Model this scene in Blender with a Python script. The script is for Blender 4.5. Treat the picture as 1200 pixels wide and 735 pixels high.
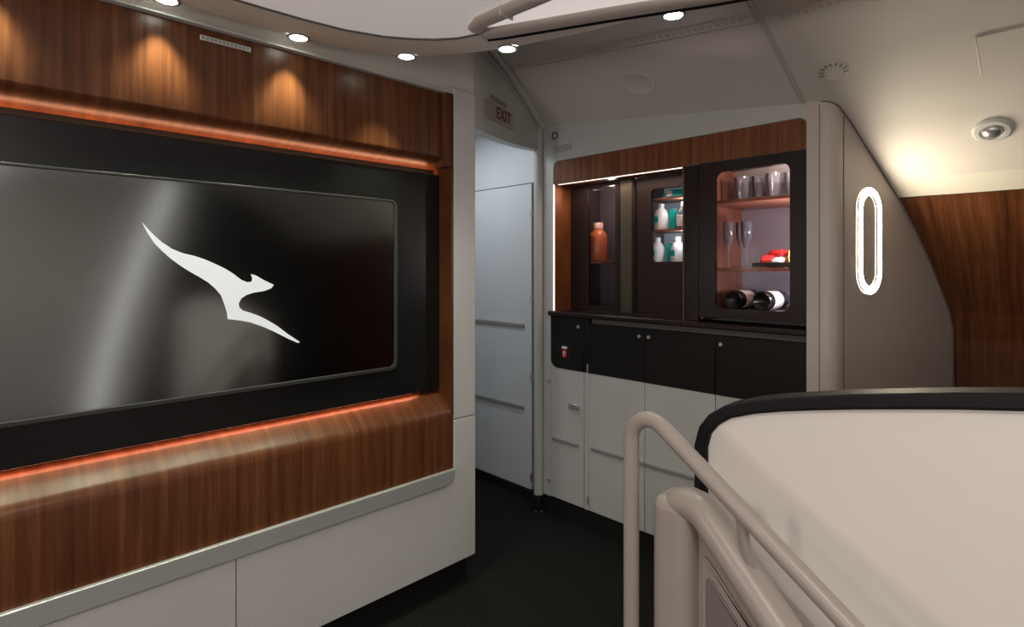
import bpy, bmesh, math, random
from mathutils import Vector, Matrix
random.seed(4)
for o in list(bpy.data.objects): bpy.data.objects.remove(o, do_unlink=True)
scene = bpy.context.scene
C = scene.collection

# ------------------------------------------------------------------ camera
EYE = 1.30
YAW = math.atan(668/655.)
cam = bpy.data.cameras.new('camera'); cam.sensor_width = 36; cam.lens = 655/1200*36
cam.shift_y = -(367.5-313)/1200; cam.clip_start = .02
camo = bpy.data.objects.new('camera', cam); C.objects.link(camo)
camo.location = (0, 0, EYE); camo.rotation_euler = (math.pi/2, 0, YAW)
scene.camera = camo

# ------------------------------------------------------------------ world, exposure, large lights
w = bpy.data.worlds.new('cabin'); scene.world = w; w.use_nodes = True
w.node_tree.nodes['Background'].inputs[0].default_value = (.9, .86, .82, 1)
w.node_tree.nodes['Background'].inputs[1].default_value = .02
vs = scene.view_settings
vs.view_transform = 'Standard'; vs.look = 'None'; vs.gamma = 1; vs.exposure = 0.0; vs.use_curve_mapping = False

def area(name, loc, size, energy, col, rot=(0, 0, 0), spread=math.pi):
    l = bpy.data.lights.new(name, 'AREA'); l.shape = 'RECTANGLE'; l.size, l.size_y = size
    l.energy = energy; l.color = col; l.spread = spread
    o = bpy.data.objects.new(name, l); C.objects.link(o); o.location = loc; o.rotation_euler = rot
    return o
def spot(name, loc, energy, col, angle, blend=.6, rot=(0, 0, 0), r=.02):
    l = bpy.data.lights.new(name, 'SPOT'); l.energy = energy; l.color = col
    l.spot_size = angle; l.spot_blend = blend; l.shadow_soft_size = r
    o = bpy.data.objects.new(name, l); C.objects.link(o); o.location = loc; o.rotation_euler = rot
    return o
def point(name, loc, energy, col, r=.02):
    l = bpy.data.lights.new(name, 'POINT'); l.energy = energy; l.color = col; l.shadow_soft_size = r
    o = bpy.data.objects.new(name, l); C.objects.link(o); o.location = loc
    return o
# fill light added behind the viewer (lamp body built below), then the passage light
area('stair_fill_light', (.45, -.10, 1.978), (.9, .30), 14, (1, .93, .87))
area('cabin_light_passage', (-2.5, 1.80, 2.12), (.5, .12), 5.2, (.90, .95, 1))
for _x in (-1.15, 0., 1.15):   # fill added at the aft wall to brighten bar and ceiling
    area('aft_fill_light', (_x, -1.655, 1.32), (.2, .44), 8.0, (1, .93, .86), (math.pi/2, 0, 0))

# ------------------------------------------------------------------ helpers
MATS = {}
def nt(name):
    m = bpy.data.materials.new(name); m.use_nodes = True
    b = m.node_tree.nodes['Principled BSDF']; MATS[name] = m
    return m, m.node_tree.nodes, m.node_tree.links, b
def plain(name, col, rough=.5, metal=0, spec=.5, var=.05, scale=6, bump=0, coat=0, stretch=(1, 1, 1)):
    m, n, l, b = nt(name)
    tc = n.new('ShaderNodeTexCoord'); mp = n.new('ShaderNodeMapping'); mp.inputs['Scale'].default_value = stretch
    no = n.new('ShaderNodeTexNoise'); no.inputs['Scale'].default_value = scale; no.inputs['Detail'].default_value = 4
    l.new(tc.outputs['Object'], mp.inputs[0]); l.new(mp.outputs[0], no.inputs['Vector'])
    r = n.new('ShaderNodeValToRGB')
    r.color_ramp.elements[0].position = .3; r.color_ramp.elements[1].position = .7
    r.color_ramp.elements[0].color = tuple(max(0, c*(1-var)) for c in col)+(1,)
    r.color_ramp.elements[1].color = tuple(min(1, c*(1+var)) for c in col)+(1,)
    l.new(no.outputs['Fac'], r.inputs[0]); l.new(r.outputs[0], b.inputs['Base Color'])
    b.inputs['Roughness'].default_value = rough; b.inputs['Metallic'].default_value = metal
    b.inputs['Specular IOR Level'].default_value = spec; b.inputs['Coat Weight'].default_value = coat
    if bump:
        bp = n.new('ShaderNodeBump'); bp.inputs['Strength'].default_value = bump; bp.inputs['Distance'].default_value = .003
        n2 = n.new('ShaderNodeTexNoise'); n2.inputs['Scale'].default_value = 420; l.new(tc.outputs['Object'], n2.inputs['Vector'])
        l.new(n2.outputs['Fac'], bp.inputs['Height']); l.new(bp.outputs[0], b.inputs['Normal'])
    return m
def emit(name, col, s):
    m, n, l, b = nt(name)
    b.inputs['Base Color'].default_value = tuple(c*.6 for c in col)+(1,)
    b.inputs['Emission Color'].default_value = col+(1,); b.inputs['Emission Strength'].default_value = s
    return m
def wood(name, axis, gain=1.0, rough=.32):
    # walnut veneer, `axis` is the world axis across the grain
    m, n, l, b = nt(name)
    tc = n.new('ShaderNodeTexCoord'); mp = n.new('ShaderNodeMapping')
    sc = {'x': (1, .12, .1), 'y': (.12, 1, .1)}[axis]
    mp.inputs['Scale'].default_value = sc
    l.new(tc.outputs['Object'], mp.inputs[0])
    big = n.new('ShaderNodeTexNoise'); big.inputs['Scale'].default_value = 9; big.inputs['Detail'].default_value = 3; big.inputs['Distortion'].default_value = .8
    fine = n.new('ShaderNodeTexNoise'); fine.inputs['Scale'].default_value = 90; fine.inputs['Detail'].default_value = 6; fine.inputs['Roughness'].default_value = .7
    mp3 = n.new('ShaderNodeMapping'); mp3.inputs['Scale'].default_value = tuple(v if v == 1 else v*.35 for v in sc)
    l.new(tc.outputs['Object'], mp3.inputs[0])
    wv = n.new('ShaderNodeTexWave'); wv.bands_direction = 'X' if axis == 'x' else 'Y'
    wv.inputs['Scale'].default_value = 7; wv.inputs['Distortion'].default_value = 7; wv.inputs['Detail'].default_value = 3; wv.inputs['Detail Scale'].default_value = 1.6
    l.new(mp.outputs[0], big.inputs['Vector']); l.new(mp3.outputs[0], fine.inputs['Vector']); l.new(mp.outputs[0], wv.inputs['Vector'])
    a1 = n.new('ShaderNodeMath'); a1.operation = 'MULTIPLY'; a1.inputs[1].default_value = .34; l.new(big.outputs['Fac'], a1.inputs[0])
    a2 = n.new('ShaderNodeMath'); a2.operation = 'MULTIPLY_ADD'; a2.inputs[1].default_value = .58; l.new(fine.outputs['Fac'], a2.inputs[0]); l.new(a1.outputs[0], a2.inputs[2])
    a3 = n.new('ShaderNodeMath'); a3.operation = 'MULTIPLY_ADD'; a3.inputs[1].default_value = .08; l.new(wv.outputs['Fac'], a3.inputs[0]); l.new(a2.outputs[0], a3.inputs[2])
    r = n.new('ShaderNodeValToRGB'); e = r.color_ramp.elements
    e[0].position = .26; e[1].position = .76
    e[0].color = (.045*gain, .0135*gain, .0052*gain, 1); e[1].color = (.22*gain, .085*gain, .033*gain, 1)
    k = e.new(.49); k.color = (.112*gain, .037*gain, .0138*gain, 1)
    l.new(a3.outputs[0], r.inputs[0]); l.new(r.outputs[0], b.inputs['Base Color'])
    b.inputs['Roughness'].default_value = rough; b.inputs['Specular IOR Level'].default_value = .28
    return m
def glassy(name, tint, refl, rough=.02):
    m, n, l, b = nt(name); n.remove(b)
    out = n['Material Output']
    t = n.new('ShaderNodeBsdfTransparent'); t.inputs[0].default_value = tint+(1,)
    g = n.new('ShaderNodeBsdfGlossy'); g.inputs['Roughness'].default_value = rough
    lw = n.new('ShaderNodeLayerWeight'); lw.inputs[0].default_value = refl
    mx = n.new('ShaderNodeMixShader'); l.new(lw.outputs['Fresnel'], mx.inputs[0]); l.new(t.outputs[0], mx.inputs[1]); l.new(g.outputs[0], mx.inputs[2])
    l.new(mx.outputs[0], out.inputs[0])
    return m

plain('white', (.55, .54, .525), .42, var=.02, scale=3)
plain('galley_grey', (.46, .458, .442), .45, var=.02, scale=3)
plain('cool_white', (.60, .63, .65), .5, var=.02, scale=2)
plain('ceiling', (.62, .575, .535), .55, var=.02, scale=2)
plain('pod', (.84, .76, .66), .5, var=.015, scale=2)
plain('cream', (.70, .66, .58), .5, var=.015)
plain('taupe', (.50, .435, .395), .45, var=.02, scale=3)
plain('beige', (.35, .302, .274), .34, var=.02, scale=4)
plain('panel_white', (.79, .735, .695), .45, var=.015, scale=3)
plain('infill', (.20, .165, .165), .5)
plain('seam', (.10, .095, .09), .7)
plain('carpet', (.011, .0112, .0105), .95, spec=.1, var=.45, scale=160, bump=.7)
plain('kick', (.010, .010, .010), .6, spec=.2)
plain('black_gloss', (.009, .0085, .0085), .30, spec=.25)
plain('black_satin', (.010, .009, .009), .42, spec=.18)
plain('black_brown', (.016, .009, .008), .28, spec=.28)
plain('door_black', (.020, .012, .011), .38, spec=.2)
plain('bronze', (.085, .07, .05), .38, metal=.6)
plain('alu', (.62, .63, .62), .33, metal=.55, var=.05, scale=30, stretch=(1, .05, 8))
plain('steel', (.55, .55, .54), .3, metal=.8)
plain('grey_metal', (.30, .29, .28), .4, metal=.3)
plain('rubber', (.009, .0085, .009), .55, spec=.2)
plain('screen', (.23, .235, .235), .13, metal=1, var=.01)
plain('bezel', (.035, .035, .035), .4, spec=.3)
plain('reveal_dark', (.05, .03, .027), .4)
plain('purple_grey', (.15, .125, .14), .35)
plain('blue_grey', (.30, .27, .31), .3)
plain('red_wood', (.30, .115, .068), .4, var=.25, scale=30, stretch=(1, 1, .12))
plain('sign_face', (.42, .35, .345), .5)
plain('sign_red', (.16, .05, .055), .5)
plain('placard', (.33, .32, .31), .6, var=.2, scale=120)
plain('red', (.55, .03, .03), .4); plain('white_print', (.75, .75, .75), .5)
plain('yellow', (.75, .55, .12), .4); plain('dark_glass', (.008, .010, .009), .12, spec=.6)
plain('label_cream', (.75, .71, .62), .6); plain('label_white', (.8, .81, .85), .6)
plain('orange_juice', (.62, .17, .06), .25); plain('pink_cap', (.75, .5, .42), .4)
plain('teal', (.0, .50, .46), .35); plain('bottle_white', (.85, .88, .9), .3)
plain('wall_dark', (.05, .05, .052), .7); plain('bulkhead', (.68, .66, .63), .5)
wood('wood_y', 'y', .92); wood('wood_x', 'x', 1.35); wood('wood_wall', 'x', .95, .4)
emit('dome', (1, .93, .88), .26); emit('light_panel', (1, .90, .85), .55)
emit('lens', (.93, 1, .95), 9); emit('led_orange', (1, .46, .25), 22); emit('led_coral', (1, .42, .27), 7); emit('led_white', (1, .80, .66), 1.7)
emit('sconce', (1, .88, .66), 62); emit('fill_face', (1, .95, .9), 3); emit('led_spot', (.95, 1, .8), 5)
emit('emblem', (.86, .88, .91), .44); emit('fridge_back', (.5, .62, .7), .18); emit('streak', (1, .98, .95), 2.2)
glassy('pane', (.86, .84, .84), .12); m_ = glassy('tumbler', (.88, .89, .92), .35, .05)
_n, _l = m_.node_tree.nodes, m_.node_tree.links
_mx = [n for n in _n if n.type == 'MIX_SHADER'][0]; _d = _n.new('ShaderNodeBsdfDiffuse'); _d.inputs[0].default_value = (.85, .88, .95, 1)
_m2 = _n.new('ShaderNodeMixShader'); _m2.inputs[0].default_value = .06
_l.new(_mx.outputs[0], _m2.inputs[1]); _l.new(_d.outputs[0], _m2.inputs[2]); _l.new(_m2.outputs[0], _n['Material Output'].inputs[0])

def bx(bm, x0, x1, y0, y1, z0, z1):
    v = [bm.verts.new(p) for p in [(x0,y0,z0),(x1,y0,z0),(x1,y1,z0),(x0,y1,z0),(x0,y0,z1),(x1,y0,z1),(x1,y1,z1),(x0,y1,z1)]]
    for f in [(0,3,2,1),(4,5,6,7),(0,1,5,4),(1,2,6,5),(2,3,7,6),(3,0,4,7)]: bm.faces.new([v[i] for i in f])
def prism(bm, pts, axis, a, b):
    """polygon extruded along a world axis; pts are the other two coordinates in xyz order"""
    def p3(p, t): return {'x': (t, p[0], p[1]), 'y': (p[0], t, p[1]), 'z': (p[0], p[1], t)}[axis]
    va = [bm.verts.new(p3(p, a)) for p in pts]; vb = [bm.verts.new(p3(p, b)) for p in pts]
    bm.faces.new(va); bm.faces.new(vb[::-1]); n = len(pts)
    for i in range(n): bm.faces.new([va[i], vb[i], vb[(i+1) % n], va[(i+1) % n]])
def tube(bm, path, r, n=16, cap=True, ry=None):
    path = [Vector(p) for p in path]; rings = []; prev = None
    for i, p in enumerate(path):
        t = (path[min(i+1, len(path)-1)]-path[max(i-1, 0)]).normalized()
        if prev is None:
            up = Vector((0, 1, 0)) if abs(t.y) < .9 else Vector((1, 0, 0))
            u = (up-t*up.dot(t)).normalized()
        else: u = (prev-t*prev.dot(t)).normalized()
        prev = u; v = t.cross(u)
        rings.append([bm.verts.new(p+u*((ry or r)*math.cos(2*math.pi*k/n))+v*(r*math.sin(2*math.pi*k/n))) for k in range(n)])
    for a, b in zip(rings, rings[1:]):
        for k in range(n): bm.faces.new([a[k], a[(k+1) % n], b[(k+1) % n], b[k]])
    if cap: bm.faces.new(rings[0][::-1]); bm.faces.new(rings[-1])
def lathe(bm, prof, n=20, M=Matrix.Identity(4), cap=True):
    rings = [[bm.verts.new(M @ Vector((r*math.cos(2*math.pi*k/n), r*math.sin(2*math.pi*k/n), z))) for k in range(n)] for r, z in prof]
    for a, b in zip(rings, rings[1:]):
        for k in range(n): bm.faces.new([a[k], a[(k+1) % n], b[(k+1) % n], b[k]])
    if cap and prof[0][0] > 1e-5: bm.faces.new(rings[0][::-1])
    if cap and prof[-1][0] > 1e-5: bm.faces.new(rings[-1])
def rrect(x0, x1, z0, z1, r, n=6, corners=(1, 1, 1, 1)):
    """rounded rectangle, ccw from bottom left; corners bl, br, tr, tl"""
    out = []
    for (cx, cz, a0, on, px, pz) in [(x0+r, z0+r, 180, corners[0], x0, z0), (x1-r, z0+r, 270, corners[1], x1, z0), (x1-r, z1-r, 0, corners[2], x1, z1), (x0+r, z1-r, 90, corners[3], x0, z1)]:
        if not on: out.append((px, pz)); continue
        for k in range(n+1):
            a = math.radians(a0+90*k/n); out.append((cx+r*math.cos(a), cz+r*math.sin(a)))
    return out
def ring_prism(bm, outer, inner, axis, a, b):
    """frame between two outlines with the same number of points"""
    def p3(p, t): return {'x': (t, p[0], p[1]), 'y': (p[0], t, p[1]), 'z': (p[0], p[1], t)}[axis]
    L = [[bm.verts.new(p3(p, t)) for p in q] for q, t in ((outer, a), (outer, b), (inner, b), (inner, a))]
    n = len(outer)
    for j in range(4):
        A, B = L[j], L[(j+1) % 4]
        for i in range(n): bm.faces.new([A[i], A[(i+1) % n], B[(i+1) % n], B[i]])
def obj(name, bm, mat, parent=None, bevel=0, smooth=True, seg=2):
    bmesh.ops.remove_doubles(bm, verts=bm.verts, dist=1e-6)
    bmesh.ops.recalc_face_normals(bm, faces=bm.faces)
    me = bpy.data.meshes.new(name); bm.to_mesh(me); bm.free()
    me.materials.append(MATS[mat])
    o = bpy.data.objects.new(name, me); C.objects.link(o)
    if parent: o.parent = parent
    if bevel:
        m = o.modifiers.new('bevel', 'BEVEL'); m.width = bevel; m.segments = seg; m.limit_method = 'ANGLE'
    if smooth:
        me.shade_smooth()
        try: me.set_sharp_from_angle(angle=math.radians(38))
        except Exception: pass
    return o
def box(name, b, mat, parent=None, bevel=.002):
    bm = bmesh.new(); bx(bm, *b); return obj(name, bm, mat, parent, bevel)
def pr(name, pts, axis, a, b, mat, parent=None, bevel=0):
    bm = bmesh.new(); prism(bm, pts, axis, a, b); return obj(name, bm, mat, parent, bevel)
def tb(name, path, r, mat, parent=None, n=16, ry=None):
    bm = bmesh.new(); tube(bm, path, r, n, True, ry); return obj(name, bm, mat, parent)
def lt(name, prof, mat, parent=None, M=Matrix.Identity(4), n=20):
    bm = bmesh.new(); lathe(bm, prof, n, M); return obj(name, bm, mat, parent)
def tag(o, label, cat, group=None):
    o['label'] = label; o['category'] = cat
    if group: o['group'] = group
    return o
def thing(name, label, cat, loc=(0, 0, 0), group=None):
    """an Empty; parts are written in world coordinates and moved under it by kids()"""
    o = bpy.data.objects.new(name, None); C.objects.link(o); o.location = loc; o.empty_display_size = .05
    return tag(o, label, cat, group)
def settle():
    """parts were built in world coordinates: keep them there under their parents"""
    level = [o for o in C.objects if o.parent is None]
    while level:
        bpy.context.view_layer.update()
        nxt = [c for o in level for c in o.children]
        for c in nxt: c.matrix_parent_inverse = c.parent.matrix_world.inverted()
        level = nxt
def struct(o):
    o['kind'] = 'structure'; return o
def text_mesh(name, body, size, mat, parent, M, extrude=.0006):
    cu = bpy.data.curves.new(name, 'FONT'); cu.body = body; cu.size = size; cu.offset = size*.018; cu.extrude = extrude
    cu.align_x = 'CENTER'; cu.align_y = 'CENTER'
    t = bpy.data.objects.new(name, cu); C.objects.link(t)
    dg = bpy.context.evaluated_depsgraph_get(); me = bpy.data.meshes.new_from_object(t.evaluated_get(dg))
    bpy.data.objects.remove(t, do_unlink=True)
    me.transform(M); me.materials.clear(); me.materials.append(MATS[mat])
    o = bpy.data.objects.new(name, me); C.objects.link(o); o.parent = parent
    return o
def lerp(a, b, t): return a+(b-a)*t

# ------------------------------------------------------------------ the shell
PROF = [(-2.0, 2.26), (.4, 2.26), (.9, 2.24), (1.3, 2.195), (1.6, 2.14), (1.81, 2.078), (2.0, 1.995), (2.212, 1.884), (2.3, 1.835), (2.393, 1.769),
        (2.49, 1.70), (2.593, 1.627), (2.701, 1.551), (2.816, 1.445), (2.937, 1.329), (3.047, 1.199), (3.128, 1.103), (3.183, .985), (3.203, .84), (3.205, .0)]
def prof(y):
    for (a, za), (b, zb) in zip(PROF, PROF[1:]):
        if a <= y <= b: return lerp(za, zb, (y-a)/(b-a))
    return PROF[-1][1]
def S(x, y): return prof(y)+.115*max(0., -.6-x)     # the ceiling shell
def Sn(x, y):
    e = .01; n = Vector((-(S(x+e, y)-S(x-e, y))/(2*e), -(S(x, y+e)-S(x, y-e))/(2*e), 1)); return -n.normalized()

def strip_surface(name, xs, ys, mat, parent=None, off=0, thick=.02, zf=S):
    bm = bmesh.new(); g = []
    for x in xs:
        g.append([bm.verts.new((x, y, zf(x, y)+off)) for y in ys])
    for a, b in zip(g, g[1:]):
        for j in range(len(ys)-1): bm.faces.new([a[j], a[j+1], b[j+1], b[j]])
    o = obj(name, bm, mat, parent)
    return o
def dense(lo, hi, n):
    a = [lo+(hi-lo)*i/n for i in range(n+1)]
    return sorted(set(round(v, 4) for v in a+[y for y, z in PROF if lo < y < hi]))
WOOD_Y = 2.668; CREAM_Y = 2.580
XS = [-2.35, -2.0, -1.6, -1.2, -.9, -.72, -.6, -.3, .4, 1.2, 2.0, 2.6]
ceiling = struct(strip_surface('ceiling', XS, dense(-1.7, CREAM_Y, 90), 'ceiling'))
struct(strip_surface('trim_1', [-.62, -.3, .4, 1.2, 2.0, 2.6], dense(CREAM_Y+.002, WOOD_Y, 8), 'cream', off=.002))

# lower sidewall, walnut
bm = bmesh.new(); rows = []
pp = [(y, prof(y)) for y in dense(WOOD_Y, 3.2, 40)]+[(3.203, .84), (3.205, .4), (3.205, 0)]
for x in (-.62, 2.6): rows.append([bm.verts.new((x, y, z)) for y, z in pp])
for j in range(len(pp)-1): bm.faces.new([rows[0][j], rows[0][j+1], rows[1][j+1], rows[1][j]])
struct(obj('wall_outboard', bm, 'wood_wall'))

# floor with the stairwell opening
HX0, HX1, HY0, HY1 = -.55, 1.36, .22, 1.19
bm = bmesh.new()
O = [(-3.4, -1.7), (2.6, -1.7), (2.6, 3.3), (-3.4, 3.3)]; I = [(HX0, HY0), (HX1, HY0), (HX1, HY1), (HX0, HY1)]
ring_prism(bm, O, I, 'z', -.03, 0)
floor = struct(obj('floor', bm, 'carpet', smooth=False))
box('floor_seam', (-2.075, -2.067, 1.56, 2.19, 0, .0025), 'kick', floor, 0)
for i in range(5):
    st = box('step', (HX0+i*.27, HX0+(i+1)*.27+.02, HY0, HY1, -.19*(i+1)-.16, -.19*(i+1)), 'carpet', floor, .01)
struct(box('wall_stairwell_outer', (HX0-.03, HX1+.03, HY1+.001, HY1+.03, -1.25, -.031), 'beige', None, 0))
struct(box('wall_stairwell_inner', (HX0-.03, HX1+.03, HY0-.03, HY0-.001, -1.25, -.031), 'beige', None, 0))
struct(box('wall_stairwell_head', (HX0-.03, HX0-.001, HY0, HY1, -1.25, -.031), 'beige', None, 0))
struct(box('wall_stairwell_foot', (HX1+.001, HX1+.03, HY0, HY1, -1.25, -.031), 'beige', None, 0))
struct(box('floor_lower_deck', (HX0, HX1, HY0, HY1, -1.28, -1.25), 'carpet', None, 0))

# walls out of the frame
struct(box('wall_aft', (-3.4, 2.6, -1.73, -1.7, 0, 2.3), 'bulkhead', None, 0))
struct(box('wall_far', (2.6, 2.63, -1.7, 3.3, 0, 2.3), 'wall_dark', None, 0))
bm = bmesh.new()
prism(bm, [(-1.7, 0), (1.0, 0), (1.06, .3), (1.22, .9), (1.40, 1.6), (1.50, 2.2), (-1.7, 2.2)], 'x', 1.95, 2.0)
wb = struct(obj('wall_bulkhead', bm, 'bulkhead', None, .02))
tb('added_glow_strip', [(1.93, .74, .02), (1.93, .82, .5), (1.93, .95, 1.0), (1.93, 1.11, 1.5), (1.93, 1.30, 2.05)], .045, 'streak', wb, 10)  # glowing strip added out of view for the streak reflected in the screen
# passage to the exit door
struct(box('wall_passage_end', (-3.4, -3.37, 1.4, 3.3, 0, 2.3), 'cool_white', None, 0))
struct(box('wall_passage_inner', (-3.37, -2.36, 1.4, 1.43, 0, 2.3), 'cool_white', None, 0))
wback = struct(box('wall_passage_outer', (-3.37, -2.05, 2.30, 2.33, .045, 2.3), 'cool_white', None, 0))
struct(box('ceiling_passage', (-3.4, -2.36, 1.4, 2.4, 2.16, 2.19), 'cool_white', None, 0))
d = struct(box('door_1', (-3.0, -2.172, 2.282, 2.298, .045, 1.77), 'cool_white', None, .002))
box('door_gap', (-3.0, -2.165, 2.294, 2.2995, .05, 1.778), 'seam', d, 0)
for z in (.965, .497): box('grip_strip', (-2.95, -2.225, 2.272, 2.282, z-.011, z+.011), 'grey_metal', d, .003)
for z in (1.12, .68, .12, 1.6): lt('hinge', [(.009, -.02), (.009, .02)], 'steel', d, Matrix.Translation((-2.165, 2.276, z)), 10)
struct(box('baseboard_passage', (-3.37, -2.05, 2.270, 2.281, 0, .045), 'kick', None, 0))

# header over the passage with the arched trim
D1 = Vector((-1.79, 1.53, 0)); D2 = Vector((-2.033, 2.206, 0)); dn = (D2-D1).normalized(); nn = Vector((dn.y, -dn.x, 0))
def HP(s, z, off=0): q = D1+(D2-D1)*s+nn*off; return Vector((q.x, q.y, z))
bm = bmesh.new(); N = 24
front = []
for k in range(N+1):
    s = k/N; q = HP(s, 0); front.append(((q.x, q.y), lerp(1.885, 1.925, s)-.012*math.sin(math.pi*s), S(q.x, q.y)))
va = [(bm.verts.new(HP(k/N, front[k][1])), bm.verts.new(HP(k/N, front[k][2]))) for k in range(N+1)]
vb = [(bm.verts.new(HP(k/N, front[k][1], -.05)), bm.verts.new(HP(k/N, front[k][2], -.05))) for k in range(N+1)]
for k in range(N):
    bm.faces.new([va[k][0], va[k+1][0], va[k+1][1], va[k][1]]); bm.faces.new([vb[k][0], vb[k][1], vb[k+1][1], vb[k+1][0]])
    bm.faces.new([va[k][0], vb[k][0], vb[k+1][0], va[k+1][0]])
hdr = struct(obj('wall_passage_header', bm, 'white'))
bm = bmesh.new(); tube(bm, [HP(-.1+1.1*k/30, S(*HP(-.1+1.1*k/30, 0).xy)-.012, .012) for k in range(31)], .012, 10, True, .022)
obj('arch_moulding', bm, 'white', hdr)
bm = bmesh.new(); tube(bm, [HP(-.1+1.1*k/30, S(*HP(-.1+1.1*k/30, 0).xy)-.05, .004) for k in range(31)], .006, 8, True)
obj('arch_bead', bm, 'taupe', hdr)

# exit sign on the header
sg = thing('exit_sign', 'small pale EXIT sign with dark red letters above the passage', 'sign', HP(.33, 1.95, .006))
ang = math.atan2(dn.y, dn.x)
def on_header(s, z, off): return Matrix.Translation(HP(s, z, off)) @ Matrix.Rotation(ang, 4, 'Z') @ Matrix.Rotation(math.pi/2, 4, 'X')
def hplate(name, s0, s1, z0, z1, off, th, mat, parent):
    bm = bmesh.new(); v = []
    for o_ in (off, off+th): v += [bm.verts.new(HP(s0, z0, o_)), bm.verts.new(HP(s1, z0, o_)), bm.verts.new(HP(s1, z1, o_)), bm.verts.new(HP(s0, z1, o_))]
    for f in [(0,1,2,3),(7,6,5,4),(0,4,5,1),(1,5,6,2),(2,6,7,3),(3,7,4,0)]: bm.faces.new([v[i] for i in f])
    return obj(name, bm, mat, parent, 0, False)
hplate('face', .13, .515, 1.955, 2.035, .001, .004, 'sign_face', sg)
hplate('caption_strip', .20, .42, 2.046, 2.066, .001, .003, 'grey_metal', sg)
text_mesh('lettering', 'EXIT', .072, 'sign_red', sg, on_header(.375, 1.998, .0062))

# corner column
struct(tb('trim_2', [(-2.035, 2.195, 0), (-2.035, 2.195, S(-2.035, 2.195))], .026, 'galley_grey'))
struct(tb('trim_3', [(-2.088, 2.255, 0), (-2.088, 2.255, 1.98)], .017, 'galley_grey'))
box('base_sleeve', (-2.063, -2.007, 2.166, 2.224, 0, .09), 'kick', C.objects['trim_2'], .01)

# wall above the television cabinet
struct(box('wall_over_cabinet', (-2.35, -1.79, -1.7, 1.53, 2.0, 2.34), 'ceiling', None, 0))

# ------------------------------------------------------------------ ceiling pod with the lit dome
outer = [(-1.752, -1.35), (-1.752, .55), (-1.748, .75), (-1.735, .88), (-1.70, 1.0), (-1.632, 1.103), (-1.56, 1.165), (-1.489, 1.215), (-1.39, 1.27), (-1.283, 1.318),
         (-1.05, 1.40), (-.817, 1.452), (-.4, 1.49), (.2, 1.50), (.8, 1.47), (1.2, 1.36), (1.5, 1.15), (1.62, .9), (1.66, .6), (1.66, -1.35)]
inner = [(-1.585, -1.0), (-1.585, .45), (-1.58, .60), (-1.572, .70), (-1.555, .82), (-1.515, .93), (-1.47, 1.0), (-1.422, 1.056), (-1.365, 1.10), (-1.299, 1.125),
         (-1.15, 1.14), (-.95, 1.145), (-.4, 1.15), (.2, 1.15), (.8, 1.14), (1.1, 1.08), (1.3, .95), (1.42, .75), (1.46, .5), (1.46, -1.0)]
bm = bmesh.new(); ZP = 2.012
lev = [(1.0, .20, .06), (1.0, .045, .006), (.85, .008, 0), (.6, 0, 0), (.25, 0, 0), (0, 0, 0)]
def blend_pt(i, f): return (lerp(inner[i][0], outer[i][0], f), lerp(inner[i][1], outer[i][1], f))
rows = [[bm.verts.new((*blend_pt(i, f), ZP+dz)) for i in range(len(outer))] for f, dz, _ in lev]
for a, b in zip(rows, rows[1:]):
    for i in range(len(outer)-1): bm.faces.new([a[i], b[i], b[i+1], a[i+1]])
    bm.faces.new([a[-1], b[-1], b[0], a[0]])
pod = obj('pod_ring', bm, 'pod', ceiling)
bm = bmesh.new(); cx, cy = -.06, .1; prev = None
for f, dz in [(.998, .004), (.96, .0), (.88, .004), (.75, .018), (.6, .035), (.4, .055), (.2, .066)]:
    row = [bm.verts.new((lerp(cx, x, f), lerp(cy, y, f), ZP+dz)) for x, y in inner]
    if prev:
        for i in range(len(row)): bm.faces.new([prev[i], row[i], row[(i+1) % len(row)], prev[(i+1) % len(row)]])
    prev = row
bm.faces.new(prev)
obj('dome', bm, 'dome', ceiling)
bm = bmesh.new(); tube(bm, [(x, y, ZP+.002) for x, y in inner], .0035, 8); obj('dome_seam', bm, 'seam', ceiling)
# lit box between dome and rim
frame_front = [(-1.255, 1.108), (-1.205, 1.136), (-.92, 1.262), (-.66, 1.385), (-.57, 1.420), (-.3, 1.44), (.6, 1.43)]
frame_inner = [(-1.245, 1.085), (-1.20, 1.066), (-.97, 1.078), (-.5, 1.09), (.6, 1.09)]
lb = thing('ceiling_light_box', 'pale glowing ceiling light panel with rounded grey rails near the ceiling rim', 'light', (-.6, 1.2, 2.0))
bm = bmesh.new(); poly = [(-1.225, 1.100), (-1.19, 1.13), (-.92, 1.25), (-.66, 1.37), (-.57, 1.41), (-.3, 1.43), (.6, 1.42), (.6, 1.10), (-.5, 1.10), (-.97, 1.09), (-1.19, 1.08)]
prism(bm, poly, 'z', 2.003, 2.0115); obj('panel', bm, 'light_panel', lb)
tb('front_rail', [(x, y, 2.000) for x, y in frame_front], .016, 'taupe', lb, 12, .030)
tb('rear_rail', [(x, y-.012, 2.000) for x, y in frame_inner], .016, 'taupe', lb, 12, .026)
tb('gasket', [(x-.016, y+.036, 1.998) for x, y in frame_front], .009, 'rubber', lb, 8)
box('rail_joint', (-1.105, -1.100, 1.034, 1.084, 1.982, 2.01), 'white', lb, .001)

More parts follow.
